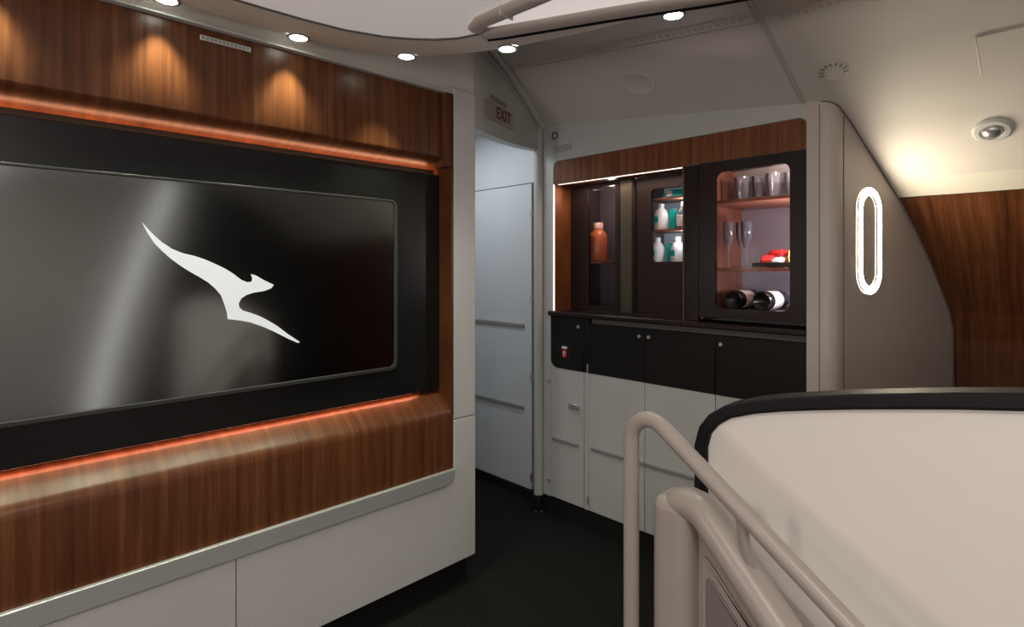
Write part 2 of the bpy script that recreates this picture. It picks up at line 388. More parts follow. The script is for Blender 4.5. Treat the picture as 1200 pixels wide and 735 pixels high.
# downlights round the rim
DL = [(-1.703, .384, 'first', ), (-1.697, .739), (-1.594, 1.064), (-1.309, 1.262), (-.806, 1.428)]
labs = ['round ceiling downlight cut by the top edge of the photo', 'round ceiling downlight in the rim above the middle of the walnut panel',
        'round ceiling downlight at the bend of the rim near the wall', 'round ceiling downlight just below the corner of the glowing panel', 'round ceiling downlight beneath the dark rail, farthest right']
for i, q in enumerate(DL):
    x, y = q[0], q[1]
    t = thing('downlight', labs[i], 'light', (x, y, ZP), 'downlights round the ceiling rim')
    bm = bmesh.new(); lathe(bm, [(.027, .002), (.034, -.001), (.034, -.004), (.026, -.0045)], 24, Matrix.Translation((x, y, ZP)), False); obj('trim_ring', bm, 'steel', t)
    bm = bmesh.new(); lathe(bm, [(.0, -.003), (.0265, -.003)], 24, Matrix.Translation((x, y, ZP))); obj('lens', bm, 'lens', t)
    near = i < 3
    if near: spot('downlight_wash', (x-.018, y, ZP-.008), 17, (.95, 1, .66), math.radians(54), 1.0, (0, math.radians(19), 0), .014)
    spot('downlight_beam', (x, y, ZP-.012), 11, (.95, 1, .80), math.radians(94), 1.0, (0, 0, 0), .022)
for x, y in [(-1.70, 0.02), (-1.70, -.34)]:
    spot('downlight_wash', (x-.018, y, ZP-.008), 17, (.95, 1, .66), math.radians(54), 1.0, (0, math.radians(19), 0), .014)
    spot('downlight_beam', (x, y, ZP-.012), 11, (.95, 1, .80), math.radians(94), 1.0, (0, 0, 0), .022)
# bodies invented for the fill lights on aft wall and ceiling
for x, nm in ((-1.15, 'added oval fill lamp on the unseen aft wall, nearest the television'), (0., 'added oval fill lamp in the middle of the unseen aft wall'), (1.15, 'added oval fill lamp on the unseen aft wall, beside the far bulkhead')):
    t = thing('aft_fill_lamp', nm, 'lamp', (x, -1.7, 1.32), 'added fill lamps on the aft wall')
    pr('back_plate', rrect(x-.12, x+.12, 1.08, 1.56, .115, 8), 'y', -1.699, -1.685, 'white', t, .003)
    pr('diffuser', rrect(x-.10, x+.10, 1.10, 1.54, .098, 8), 'y', -1.685, -1.665, 'fill_face', t, .003)
t = thing('stair_fill_lamp', 'added long white fill lamp over the stairs, unseen behind the viewer', 'light', (.45, -.10, 1.98))
box('housing', (-.02, .92, -.27, .07, 1.985, 2.066), 'white', t); box('diffuser', (0, .9, -.25, .05, 1.980, 1.984), 'fill_face', t, 0)

# ------------------------------------------------------------------ television cabinet
CX = -1.76; Y0 = -1.25
tvc = thing('television_cabinet', 'white bulkhead cabinet with walnut panels framing the television', 'cabinet', (-1.9, .2, 0))
up = pr('upper_panel', [(-1.785, 1.992), (-1.785, 1.745), (-1.788, 1.738), (-1.795, 1.732), (-1.885, 1.700), (-1.885, 1.992)], 'y', Y0, 1.362, 'wood_y', tvc)
bm = bmesh.new(); prism(bm, [(-1.89, .792), (-1.850, .787), (-1.835, .781), (-1.780, .740), (-1.770, .731), (-1.764, .719), (-1.762, .702), (-1.762, .495), (-1.89, .495)], 'y', Y0, 1.396)
obj('lower_panel', bm, 'wood_y', tvc)
box('end_reveal', (-1.885, -1.762, 1.362, 1.3985, 1.70, 1.993), 'wood_y', tvc, .001)
box('end_reveal', (-1.885, -1.762, 1.390, 1.3985, .70, 1.70), 'wood_y', tvc, .001)
box('back_board', (-1.93, -1.89, Y0, 1.40, .45, 2.0), 'kick', tvc, 0)
def stile(): 
    return [(1.402, .69), (1.513, .69), (1.513, 2.018), (1.402, 2.018)]
pr('stile', stile(), 'x', -1.84, CX, 'white', tvc, .003)
arc = [(1.402-.05+.05*math.cos(math.radians(a)), .485+.05*math.sin(math.radians(a))) for a in (0, -18, -36, -54, -72, -90)]
pr('base_panel', [(.580, .112), (1.513, .112), (1.513, .687), (1.402, .687)]+arc+[(.580, .435)], 'x', -1.84, CX, 'white', tvc, .002)
pr('base_panel', [(Y0, .112), (.577, .112), (.577, .435), (Y0, .435)], 'x', -1.84, CX, 'white', tvc, .002)
box('end_panel', (-2.36, -1.841, 1.49, 1.512, .112, 2.018), 'white', tvc, .002)
arc2 = [(1.400-.048+.048*math.cos(math.radians(a)), .485+.048*math.sin(math.radians(a))) for a in (-10, -25, -40, -58, -75, -90)]
pr('silver_ledge', [(Y0, .437), (Y0, .495), (1.400, .495)]+arc2[1:], 'x', -1.80, -1.748, 'alu', tvc, .003)
box('kick_board', (-2.34, -1.80, Y0, 1.495, 0, .111), 'kick', tvc, .002)
box('top_strip', (-1.80, -1.764, Y0, 1.3985, 1.9935, 1.9995), 'white', tvc, .001)
box('led_strip', (-1.882, -1.868, Y0, 1.37, 1.652, 1.658), 'led_orange', tvc, 0)
box('led_strip', (-1.862, -1.854, Y0, 1.30, .8000, .8025), 'led_coral', tvc, 0)
area('led_strip_glow', (-1.8475, .02, .8018), (.006, 2.5), 1.5, (1, .34, .20), (0, math.radians(-42), 0))
vg = box('wood_vent', (-1.7855, -1.781, .487, .627, 1.957, 1.972), 'alu', tvc, .001); vg['label'] = 'slim brushed metal vent strip'
for k in range(12): box('slot', (-1.7815, -1.7805, .491+k*.0113, .498+k*.0113, 1.961, 1.968), 'grey_metal', vg, 0)

# television
tv = thing('television', 'large black wall television showing a white leaping kangaroo emblem', 'television', (-1.85, .2, .8))
pr('surround', [(Y0, .803), (1.386, .803), (1.386, 1.675), (Y0, 1.675)], 'x', -1.862, -1.840, 'black_gloss', tv, .003)
bo = rrect(-1.05, 1.186, .908, 1.556, .030); bi = rrect(-1.043, 1.172, .922, 1.548, .022)
bm = bmesh.new(); ring_prism(bm, bo, bi, 'x', -1.8405, -1.832); obj('bezel', bm, 'bezel', tv, .002)
pr('screen', rrect(-1.043, 1.1715, .9225, 1.5475, .022), 'x', -1.8405, -1.8372, 'screen', tv)
K = [(0.354, 1.426), (0.378, 1.396), (0.403, 1.371), (0.429, 1.352), (0.457, 1.34), (0.486, 1.333), (0.514, 1.323), (0.542, 1.31), (0.571, 1.295), (0.595, 1.279), (0.618, 1.26), (0.636, 1.252), (0.649, 1.254), (0.651, 1.265), (0.646, 1.278), (0.662, 1.273), (0.685, 1.259), (0.718, 1.242), (0.71, 1.231), (0.688, 1.223), (0.656, 1.219), (0.633, 1.212), (0.618, 1.202), (0.61, 1.186), (0.613, 1.173), (0.623, 1.164), (0.646, 1.155), (0.67, 1.145), (0.696, 1.13), (0.729, 1.108), (0.762, 1.08), (0.805, 1.048), (0.797, 1.046), (0.765, 1.063), (0.721, 1.089), (0.683, 1.109), (0.646, 1.125), (0.615, 1.133), (0.578, 1.14), (0.576, 1.161), (0.568, 1.188), (0.559, 1.214), (0.542, 1.236), (0.523, 1.254), (0.5, 1.27), (0.473, 1.287), (0.448, 1.305), (0.424, 1.325), (0.403, 1.346), (0.384, 1.368), (0.368, 1.396)]
em = pr('kangaroo_emblem', K, 'x', -1.8372, -1.8364, 'emblem', tv); em['label'] = 'white leaping kangaroo silhouette'

# ------------------------------------------------------------------ bar
BY = 2.20
bar = thing('bar_cabinet', 'tall grey galley bar housing with walnut surround and dark glass niche', 'cabinet', (-1.3, 2.4, 0))
def face_top(x0, x1, n=8): return [(lerp(x1, x0, k/n), S(lerp(x1, x0, k/n), BY)-.001) for k in range(n+1)]
pr('face_panel', [(-2.008, 1.735), (-.706, 1.735)]+face_top(-2.008, -.706), 'y', BY+.003, BY+.03, 'galley_grey', bar)
pr('left_stile', [(-2.008, .095), (-1.956, .095), (-1.956, 1.066), (-1.933, 1.066), (-1.933, 1.736), (-2.008, 1.736)], 'y', BY+.003, BY+.03, 'galley_grey', bar)
for z in (.18, .70): lt('stud', [(.0, -.006), (.007, -.006), (.007, .003)], 'steel', bar, Matrix.Translation((-1.965, BY+.002, z)) @ Matrix.Rotation(-math.pi/2, 4, 'X'), 10)
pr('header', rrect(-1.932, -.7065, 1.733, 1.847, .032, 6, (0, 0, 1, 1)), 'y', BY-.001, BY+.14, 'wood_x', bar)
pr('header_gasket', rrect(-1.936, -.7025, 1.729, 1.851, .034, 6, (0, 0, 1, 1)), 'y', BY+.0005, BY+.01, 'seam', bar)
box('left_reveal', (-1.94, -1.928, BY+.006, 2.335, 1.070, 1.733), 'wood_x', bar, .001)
box('led_strip', (-1.936, -1.930, BY-.001, BY+.006, 1.072, 1.731), 'led_white', bar, .001)
area('niche_strip_glow', (-1.56, 2.225, 1.722), (.68, .012), 1.6, (1, .72, .55))

box('led_strip', (-1.905, -1.205, BY+.004, BY+.014, 1.7265, 1.7325), 'led_white', bar, 0)
# rounded end panel of the bar
path = [(-.7055, BY), (-.66, BY)]
cxr, cyr, rr = -.655, BY+.05, .05
path += [(cxr+rr*math.sin(math.radians(a)), cyr-rr*math.cos(math.radians(a))) for a in (10, 25, 40, 55, 70, 82)]
path += [(lerp(-.602, -.40, k/22), lerp(2.262, 3.205, k/22)) for k in range(23)]
bm = bmesh.new(); nz = 12; g = []
for x, y in path:
    top = S(x, y); g.append([bm.verts.new((x, y, lerp(0, top, j/nz))) for j in range(nz+1)])
for a, b in zip(g, g[1:]):
    for j in range(nz): bm.faces.new([a[j], b[j], b[j+1], a[j+1]])
endp = obj('end_panel', bm, 'taupe', bar)
for (x, y) in [(-.662, BY-.0005), (-.6005, 2.262)]:
    box('panel_joint', (x-.001, x+.001, y-.001, y+.001, 0, S(x, y)-.01), 'seam', endp, 0)
bm = bmesh.new(); tube(bm, [(x+.003, y-.001, S(x, y)-.002) for x, y in path[1:]], .003, 8); obj('ceiling_gasket', bm, 'infill', endp)
# niche interior
box('niche_soffit', (-1.93, -1.20, BY+.02, 2.335, 1.735, 1.742), 'black_brown', bar, 0)
box('niche_back', (-1.93, -1.20, 2.60, 2.62, 1.06, 1.75), 'purple_grey', bar, 0)
box('niche_side', (-1.935, -1.930, 2.34, 2.60, 1.06, 1.74), 'reveal_dark', bar, 0)
def glass_door(name, x0, x1, z0, z1, wx0, wx1, wz0, wz1, r, y, mat, parent):
    d = bpy.data.objects.new(name, None); C.objects.link(d); d.location = ((x0+x1)/2, y, z0); d.parent = parent; d.empty_display_size = .05
    bm = bmesh.new()
    # frame outline sampled so that it has as many points as the rounded window
    inn = rrect(wx0, wx1, wz0, wz1, r, 6); out = rrect(x0, x1, z0, z1, .004, 6)
    ring_prism(bm, out, inn, 'y', y, y+.022); obj('door_frame', bm, mat, d, .0015)
    box('pane', (wx0-.004, wx1+.004, y+.012, y+.015, wz0-.004, wz1+.004), 'pane', d, 0)
    return d
glass_door('glass_door', -1.926, -1.621, 1.072, 1.732, -1.815, -1.642, 1.10, 1.712, .008, 2.335, 'door_black', bar)
ml = box('mullion', (-1.617, -1.523, 2.325, 2.36, 1.072, 1.732), 'bronze', bar, .004)
for x in (-1.610, -1.530): box('mullion_groove', (x-.006, x+.006, 2.323, 2.3265, 1.075, 1.73), 'black_satin', ml, 0)
glass_door('chiller_door', -1.519, -1.202, 1.072, 1.732, -1.437, -1.222, 1.325, 1.668, .018, 2.335, 'door_black', bar)
box('chiller_back', (-1.50, -1.21, 2.56, 2.565, 1.30, 1.70), 'fridge_back', bar, 0)
box('chiller_side', (-1.505, -1.498, 2.36, 2.565, 1.30, 1.70), 'purple_grey', bar, 0)
box('chiller_shelf', (-1.497, -1.206, 2.37, 2.555, 1.306, 1.316), 'red_wood', bar, .001)
box('chiller_shelf', (-1.497, -1.206, 2.37, 2.555, 1.470, 1.480), 'red_wood', bar, .001)
box('chiller_shelf', (-1.497, -1.206, 2.37, 2.555, 1.622, 1.630), 'red_wood', bar, .001)
box('juice_shelf', (-1.925, -1.755, 2.375, 2.52, 1.318, 1.334), 'red_wood', bar, .002)
# partition and right-hand cabinet
box('partition', (-1.198, -1.130, BY+.004, 2.60, 1.072, 1.733), 'black_brown', bar, .002)
box('partition_edge', (-1.199, -1.190, BY-.001, BY+.012, 1.072, 1.733), 'bronze', bar, .001)
gd = glass_door('display_door', -1.127, -.708, 1.092, 1.732, -1.054, -.764, 1.132, 1.690, .028, BY, 'black_brown', bar)
box('display_back', (-1.13, -.70, 2.62, 2.63, 1.08, 1.75), 'blue_grey', bar, 0)
box('display_side', (-1.130, -1.122, BY+.03, 2.62, 1.08, 1.74), 'red_wood', bar, 0)
box('display_side', (-.712, -.705, BY+.03, 2.62, 1.08, 1.74), 'blue_grey', bar, 0)
box('display_top', (-1.13, -.70, BY+.03, 2.62, 1.735, 1.745), 'purple_grey', bar, 0)
box('display_shelf', (-1.121, -.713, BY+.035, 2.615, 1.107, 1.125), 'reveal_dark', bar, .001)
box('display_shelf', (-1.121, -.713, 2.27, 2.615, 1.282, 1.297), 'red_wood', bar, .001)
box('display_shelf', (-1.121, -.713, 2.27, 2.615, 1.566, 1.580), 'red_wood', bar, .001)
for x in (-.905, -.80):
    s_ = lt('cabinet_spot', [(0, 0), (.014, 0), (.014, .006)], 'led_spot', bar, Matrix.Translation((x, 2.33, 1.727)), 12)
point('display_lamp', (-.80, 2.30, 1.695), 3.0, (1, .86, .82), .02); point('display_lamp', (-.76, 2.29, 1.42), 3.6, (1, .88, .9), .02); point('display_lamp', (-.76, 2.29, 1.22), 2.4, (.9, .9, 1), .02)
point('chiller_lamp', (-1.30, 2.40, 1.605), .6, (.9, 1, 1), .01); point('chiller_lamp', (-1.30, 2.385, 1.455), .6, (.9, 1, 1), .01)
point('niche_lamp', (-1.70, 2.40, 1.68), 1.5, (1, .8, .75), .02)
# plate marks on the face
bm = bmesh.new(); lathe(bm, [(.0135, 0), (.0135, .004), (.0205, .004), (.0205, 0)], 24, Matrix.Translation((-1.926, BY+.003, 1.985)) @ Matrix.Rotation(math.pi/2, 4, 'X'), False); obj('lock_ring', bm, 'seam', bar)
box('notice_plate', (-1.932, -1.812, BY+.0005, BY+.003, 1.893, 1.929), 'placard', bar, 0)
struct(box('baseboard_bar', (-2.008, -.706, BY+.012, BY+.04, 0, .094), 'kick', None, 0))

# counter
ct = box('bar_counter', (-1.962, -.7065, 2.182, 2.334, 1.046, 1.0705), 'black_brown', None, .006)
tag(ct, 'glossy black worktop running along the bar below the glass doors', 'counter')
# base units
units = [(-1.954, -1.737, 'narrow grey galley unit with a red badge at the left end of the bar', 1),
         (-1.704, -1.389, 'wide grey base unit with black upper flap next to the narrow badge unit', 0),
         (-1.386, -1.055, 'grey base unit with black upper flap in the middle, crossed by the handrail', 0),
         (-1.052, -.7065, 'base unit with black upper flap right of the others, behind the stair panel', 0)]
for x0, x1, lab, nar in units:
    t = thing('bar_base_unit', lab, 'cabinet', ((x0+x1)/2, 2.3, .095), 'base units under the bar counter')
    if nar:
        pr('black_flap', rrect(x0, x1, .777, 1.044, .045, 6, (1, 0, 0, 0)), 'y', BY, BY+.03, 'black_satin', t, .002)
        # grey door fills the curve below the flap
        pr('grey_door', [(x0, .098), (x1, .098), (x1, .775)]+[(x0+.045-.045*math.sin(math.radians(a)), .775+.045-.045*math.cos(math.radians(a))) for a in (0, 18, 36, 54, 72, 90)], 'y', BY+.003, BY+.03, 'galley_grey', t, .0015)
        bd = pr('badge_plate', [(-1.856+.046*math.cos(a*math.pi/12)*1.1, .872+.062*math.sin(a*math.pi/12)) for a in range(24)], 'y', BY-.003, BY, 'kick', t)
        box('badge_label', (-1.869, -1.843, BY-.0045, BY-.003, .838, .876), 'red', bd, 0)
        box('badge_caption', (-1.873, -1.839, BY-.0045, BY-.003, .882, .893), 'white_print', bd, 0)
        tm = bmesh.new(); tube(tm, [(-1.856+.007*math.cos(a), BY-.005, .857+.009*math.sin(a)) for a in [k*math.pi/6 for k in range(10)]], .0018, 6); obj('badge_symbol', tm, 'white_print', bd)
        h = box('latch', (-1.826, -1.762, BY-.012, BY+.003, .582, .610), 'steel', t, .004); box('latch_key', (-1.815, -1.806, BY-.016, BY-.010, .59, .604), 'grey_metal', h, .001)
        lt('knob', [(0, 0), (.009, 0), (.009, .01)], 'grey_metal', t, Matrix.Translation((-1.765, BY-.008, 1.0)) @ Matrix.Rotation(-math.pi/2, 4, 'X'), 12)
        box('handle_strip', (x0+.014, x1-.03, BY-.008, BY+.003, .396, .412), 'grey_metal', t, .003)
    else:
        box('black_flap', (x0, x1, BY, BY+.03, .777, 1.020), 'black_satin', t, .002)
        box('grey_door', (x0, x1, BY+.003, BY+.03, .098, .775), 'galley_grey', t, .0015)
        a0 = x0+.016 if x0 < -1.6 else x0; box('handle_strip', (a0, x1, BY-.008, BY+.003, .400, .416), 'grey_metal', t, .003)
        kx = x1-.022 if x0 < -1.6 else x0+.024
        lt('knob', [(0, 0), (.008, 0), (.008, .01)], 'steel', t, Matrix.Translation((kx, BY-.009, .985)) @ Matrix.Rotation(-math.pi/2, 4, 'X'), 12)
box('divider_post', (-1.7345, -1.7065, BY+.004, BY+.03, .095, .775), 'galley_grey', bar, .002)
box('divider_post', (-1.7345, -1.7065, BY+.002, BY+.03, .777, 1.044), 'black_satin', bar, .002)
for z in (.15, .80): box('divider_hinge', (-1.712, -1.704, BY-.006, BY+.004, z-.02, z+.02), 'steel', bar, .001)
box('unit_backing', (-1.956, -.706, BY+.032, BY+.05, .095, 1.044), 'seam', bar, 0)

# ------------------------------------------------------------------ things in the bar
def T(x, y, z): return Matrix.Translation((x, y, z))
def juice(x, y, z):
    t = thing('juice_bottle', 'orange juice bottle on the small ledge behind the left glass door', 'bottle', (x, y, z))
    lt('body', [(0, 0), (.047, .002), (.050, .012), (.050, .125), (.046, .142), (.030, .160), (.023, .168)], 'orange_juice', t, T(x, y, z), 24)
    lt('cap', [(.023, .168), (.027, .170), (.027, .200), (.024, .204), (0, .204)], 'pink_cap', t, T(x, y, z), 20)
juice(-1.825, 2.44, 1.3342)
def tonic(x, y, z, lab, clear=False):
    t = thing('tonic_bottle', lab, 'bottle', (x, y, z), 'bottles in the small lit chiller')
    lt('body', [(0, 0), (.031, .002), (.033, .008), (.033, .078), (.026, .094), (.014, .106), (.013, .112)], 'tumbler' if clear else 'bottle_white', t, T(x, y, z), 18)
    lt('cap', [(.015, .110), (.015, .126), (.013, .128), (0, .128)], 'bottle_white', t, T(x, y, z), 14)
    lt('wrap', [(.0335, .012), (.0338, .014), (.0338, .062), (.0335, .064)], 'label_white' if clear else 'bottle_white', t, T(x, y, z), 18)
    if not clear:
        bm = bmesh.new(); tube(bm, [(x+.0345*math.cos(a), y+.0345*math.sin(a), z+.050) for a in [math.radians(170+k*12) for k in range(10)]], .016, 6, True, .0015); obj('teal_label', bm, 'teal', t)
def carton(x, y, z, lab):
    t = thing('teal_carton', lab, 'carton', (x, y, z), 'teal cartons in the small lit chiller')
    pr('body', rrect(x-.016, x+.016, z, z+.098, .006), 'y', y-.03, y+.03, 'teal', t, .002)
    box('top_fold', (x-.014, x+.014, y-.004, y+.004, z+.098, z+.106), 'bottle_white', t, .001)
tonic(-1.458, 2.43, 1.3162, 'white bottle with teal label, left on the lower chiller shelf')
carton(-1.400, 2.47, 1.3162, 'teal carton between two bottles on the lower chiller shelf')
tonic(-1.350, 2.43, 1.3162, 'white bottle with teal label, right on the lower chiller shelf')
carton(-1.290, 2.47, 1.3162, 'teal carton at the right end of the lower chiller shelf')
tonic(-1.438, 2.43, 1.4802, 'white bottle with teal label on the middle chiller shelf')
carton(-1.384, 2.47, 1.4802, 'teal carton beside the clear bottle on the middle chiller shelf')
tonic(-1.318, 2.43, 1.4802, 'clear bottle with plain white label on the middle chiller shelf', True)
t = thing('teal_packet', 'flat teal and white packet lying on the top chiller shelf', 'packet', (-1.32, 2.43, 1.6302))
pr('body', [(-1.405, 1.6302), (-1.25, 1.6302), (-1.24, 1.642), (-1.27, 1.664), (-1.37, 1.667), (-1.41, 1.646)], 'y', 2.39, 2.47, 'teal', t, .004); box('stripe', (-1.385, -1.355, 2.388, 2.39, 1.636, 1.660), 'bottle_white', t, 0)

def tumbler(x, y, z, lab):
    t = lt('tumbler', [(0, 0), (.024, 0), (.026, .004), (.033, .108), (.0315, .108), (.0245, .010), (0, .008)], 'tumbler', None, T(x, y, z), 20)
    tag(t, lab, 'glass', 'tumblers on the top shelf of the bar')
for x, y, lab in [(-1.030, 2.40, 'leftmost of four tall tumblers on the top bar shelf'), (-.965, 2.43, 'second tall tumbler from the left on the top bar shelf'),
                  (-.895, 2.40, 'third tall tumbler from the left on the top bar shelf'), (-.832, 2.43, 'rightmost of four tall tumblers on the top bar shelf')]:
    tumbler(x, y, 1.5802, lab)
def flute(x, y, z, lab):
    t = lt('champagne_flute', [(0, 0), (.028, 0), (.028, .002), (.006, .006), (.0035, .02), (.0035, .075), (.010, .088), (.021, .12), (.024, .155), (.0225, .195), (.021, .195), (.0222, .155), (.019, .122), (.003, .092), (0, .09)], 'tumbler', None, T(x, y, z), 20)
    tag(t, lab, 'glass', 'champagne flutes on the middle shelf')
flute(-1.060, 2.34, 1.2972, 'leftmost of three champagne flutes on the middle bar shelf'); flute(-1.030, 2.40, 1.2972, 'champagne flute in the middle of the three on the bar shelf'); flute(-.992, 2.36, 1.2972, 'rightmost of three champagne flutes on the middle bar shelf')
def pillow_pack(name, x, y, z, sx, sy, sz, rz, mat, lab, cat, grp):
    bm = bmesh.new(); n = 8; M = T(x, y, z) @ Matrix.Rotation(rz, 4, 'Z'); top = []; bot = []
    for i in range(n+1):
        ra, rb = [], []
        for j in range(n+1):
            a, b = i/n*2-1, j/n*2-1; h = sz*.5*((1-a**4)*(1-b**4))**.5
            ra.append(bm.verts.new(M @ Vector((a*sx/2, b*sy/2, sz/2+h)))); rb.append(bm.verts.new(M @ Vector((a*sx/2, b*sy/2, sz/2-h))))
        top.append(ra); bot.append(rb)
    for g_ in (top, bot):
        for i in range(n):
            for j in range(n): bm.faces.new([g_[i][j], g_[i+1][j], g_[i+1][j+1], g_[i][j+1]])
    o = obj(name, bm, mat); tag(o, lab, cat, grp); return o
tr = thing('snack_tray', 'shallow black tray of snacks on the middle bar shelf', 'tray', (-.87, 2.4, 1.2972))
box('base', (-.955, -.745, 2.325, 2.475, 1.2972, 1.3012), 'kick', tr, .001)
for nm, b in [('rim', (-.955, -.745, 2.325, 2.330, 1.3012, 1.318)), ('rim', (-.955, -.745, 2.470, 2.475, 1.3012, 1.318)), ('rim', (-.955, -.950, 2.330, 2.470, 1.3012, 1.318)), ('rim', (-.750, -.745, 2.330, 2.470, 1.3012, 1.318))]:
    box(nm, b, 'kick', tr, .001)
pillow_pack('snack_packet', -.918, 2.40, 1.3015, .058, .08, .05, .3, 'red', 'red snack packet at the left of the black tray', 'packet', 'snack packets on the tray')
pillow_pack('snack_packet', -.862, 2.39, 1.3015, .05, .075, .04, -.3, 'white_print', 'white and pale snack packet between the red ones', 'packet', 'snack packets on the tray')
pillow_pack('snack_packet', -.880, 2.42, 1.3425, .07, .06, .03, -.2, 'red', 'red snack packet on top of the pile in the tray', 'packet', 'snack packets on the tray')
pillow_pack('snack_packet', -.808, 2.38, 1.3015, .045, .07, .075, .2, 'yellow', 'yellow snack packet standing at the right of the tray', 'packet', 'snack packets on the tray')
def wine(x, y, z, mat, lab):
    M = T(x, y, z) @ Matrix.Rotation(-math.pi/2, 4, 'X')
    t = thing('wine_bottle', lab, 'bottle', (x, y, z), 'wine bottles lying on the bottom bar shelf')
    lt('body', [(0, .012), (.020, .004), (.034, 0), (.0385, .006), (.0385, .19), (.034, .212), (.018, .235), (.0145, .25), (.0145, .30), (0, .30)], 'dark_glass', t, M, 28)
    lt('label', [(.0388, .045), (.0391, .046), (.0391, .135), (.0388, .136)], mat, t, M, 28)
wine(-1.008, 2.265, 1.1643, 'label_cream', 'lying wine bottle with cream label, left on the bottom shelf'); wine(-.893, 2.265, 1.1643, 'label_white', 'lying wine bottle with white label, right on the bottom shelf')

# ------------------------------------------------------------------ oval wall lamp on the end panel
sc = thing('wall_lamp', 'glowing upright oval ring lamp on the taupe end panel', 'lamp', (-.554, 2.43, 1.2))
dirv = Vector((.202, .943, 0)).normalized(); nrm = Vector((dirv.y, -dirv.x, 0)); c0 = Vector((-.5655, 2.432, 1.398))
def lp(u, z, off): return c0+dirv*u+Vector((0, 0, z))+nrm*off
def stadium(hw, hh, n=14):
    pts = []
    for k in range(n+1): a = math.pi*k/n; pts.append((hw*math.cos(a), hh-hw+hw*math.sin(a)))
    for k in range(n+1): a = math.pi+math.pi*k/n; pts.append((hw*math.cos(a), -hh+hw+hw*math.sin(a)))
    return pts
so, si = stadium(.086, .200), stadium(.056, .172)
bm = bmesh.new(); qa = [[bm.verts.new(lp(u, z, o_)) for u, z in s_] for s_, o_ in ((so, .002), (so, .010), (si, .010), (si, .002))]
for j in (0, 2):
    for i in range(len(so)): bm.faces.new([qa[j][i], qa[j+1][i], qa[j+1][(i+1) % len(so)], qa[j][(i+1) % len(so)]])
obj('lamp_rim', bm, 'white', sc)
bm = bmesh.new(); qb = [[bm.verts.new(lp(u, z, .0095)) for u, z in s_] for s_ in (so, si)]
for i in range(len(so)): bm.faces.new([qb[0][i], qb[0][(i+1) % len(so)], qb[1][(i+1) % len(so)], qb[1][i]])
obj('glow_ring', bm, 'sconce', sc)
bm = bmesh.new(); va = [bm.verts.new(lp(u, z, .001)) for u, z in stadium(.088, .202)]; vb = [bm.verts.new(lp(u, z, .0015)) for u, z in stadium(.088, .202)]
bm.faces.new(va); bm.faces.new(vb[::-1])
for i in range(len(va)): bm.faces.new([va[i], va[(i+1) % len(va)], vb[(i+1) % len(va)], vb[i]])
obj('back_plate', bm, 'taupe', sc)

# ------------------------------------------------------------------ ceiling fittings (placed on the curved shell)
def frame_S(p):
    n = Sn(p.x, p.y); x = Vector((1, 0, 0)); x = (x-n*x.dot(n)).normalized(); y = n.cross(x)
    M = Matrix((x, y, n)).transposed().to_4x4(); M.translation = p; return M
def Sp(x, y): return Vector((x, y, S(x, y)))
# panel joint across the shell and the air slots along it
bm = bmesh.new(); tube(bm, [Sp(-.716, 1.45+.75*k/24)+Vector((0, 0, -.001)) for k in range(25)], .0055, 8, True, .009); obj('panel_joint', bm, 'taupe', ceiling)
def vent(x0, x1, y0, y1, n):
    v = strip_surface('air_vent', [lerp(x0, x1, k/8) for k in range(9)], [y0, (y0+y1)/2, y1], 'ceiling', ceiling, off=-.0025)
    for k in range(n):
        a = lerp(x0, x1, (k+.22)/n); b = lerp(x0, x1, (k+.78)/n)
        strip_surface('vent_slot', [a, b], [y0+.010, y1-.010], 'taupe', v, off=-.004)
    return v
vent(-1.93, -.76, 1.778, 1.815, 44); vent(-.66, -.40, 1.795, 1.832, 12); vent(-.30, .3, 1.795, 1.832, 24)
bm = bmesh.new(); tube(bm, [Sp(lerp(-1.98, -.73, k/12), 1.822)+Vector((0, 0, -.001)) for k in range(13)], .0025, 6); obj('panel_line', bm, 'taupe', ceiling)
M = frame_S(Sp(-1.301, 2.011))
g = lt('ceiling_speaker', [(.078, 0), (.078, .004), (.066, .006), (.060, .003), (0, .002)], 'ceiling', None, M, 32); tag(g, 'flush round speaker grille in the ceiling above the bar', 'speaker')
M = frame_S(Sp(-.581, 2.076))
nz_ = thing('air_nozzle', 'round slotted air outlet in the ceiling beside the panel joint', 'vent', M.translation)
lt('rim', [(.045, 0), (.045, .004), (.036, .006), (.030, .003), (0, .004)], 'ceiling', nz_, M, 28)
for k in range(9):
    a = math.radians(-10+k*25); bm = bmesh.new(); bx(bm, .030, .043, -.003, .003, .004, .0072); bmesh.ops.transform(bm, matrix=M @ Matrix.Rotation(a, 4, 'Z'), verts=bm.verts); obj('fin', bm, 'grey_metal', nz_, 0, False)
M = frame_S(Sp(-.207, 2.417))
dl = thing('dome_lamp', 'small white dome fitting with a clear lens on the bright ceiling', 'light', M.translation)
lt('ring', [(.052, 0), (.052, .006), (.046, .012), (.034, .013), (.030, .008), (0, .008)], 'white', dl, M, 32)
lt('lens', [(.027, .008), (.025, .016), (.016, .023), (0, .026)], 'steel', dl, M, 24)
# access hatch
hx0, hx1, hy0, hy1 = -.213, .30, 2.066, 2.205
h_ = strip_surface('access_hatch', [hx0, hx1], [lerp(hy0, hy1, k/6) for k in range(7)], 'ceiling', ceiling, off=-.006)
bm = bmesh.new(); tube(bm, [Sp(hx0, lerp(hy0, hy1, k/6))+Vector((0, 0, -.004)) for k in range(7)], .0028, 6); tube(bm, [Sp(hx0, hy0)+Vector((0, 0, -.004)), Sp(hx1, hy0)+Vector((0, 0, -.004))], .0028, 6); obj('hatch_gap', bm, 'taupe', h_)

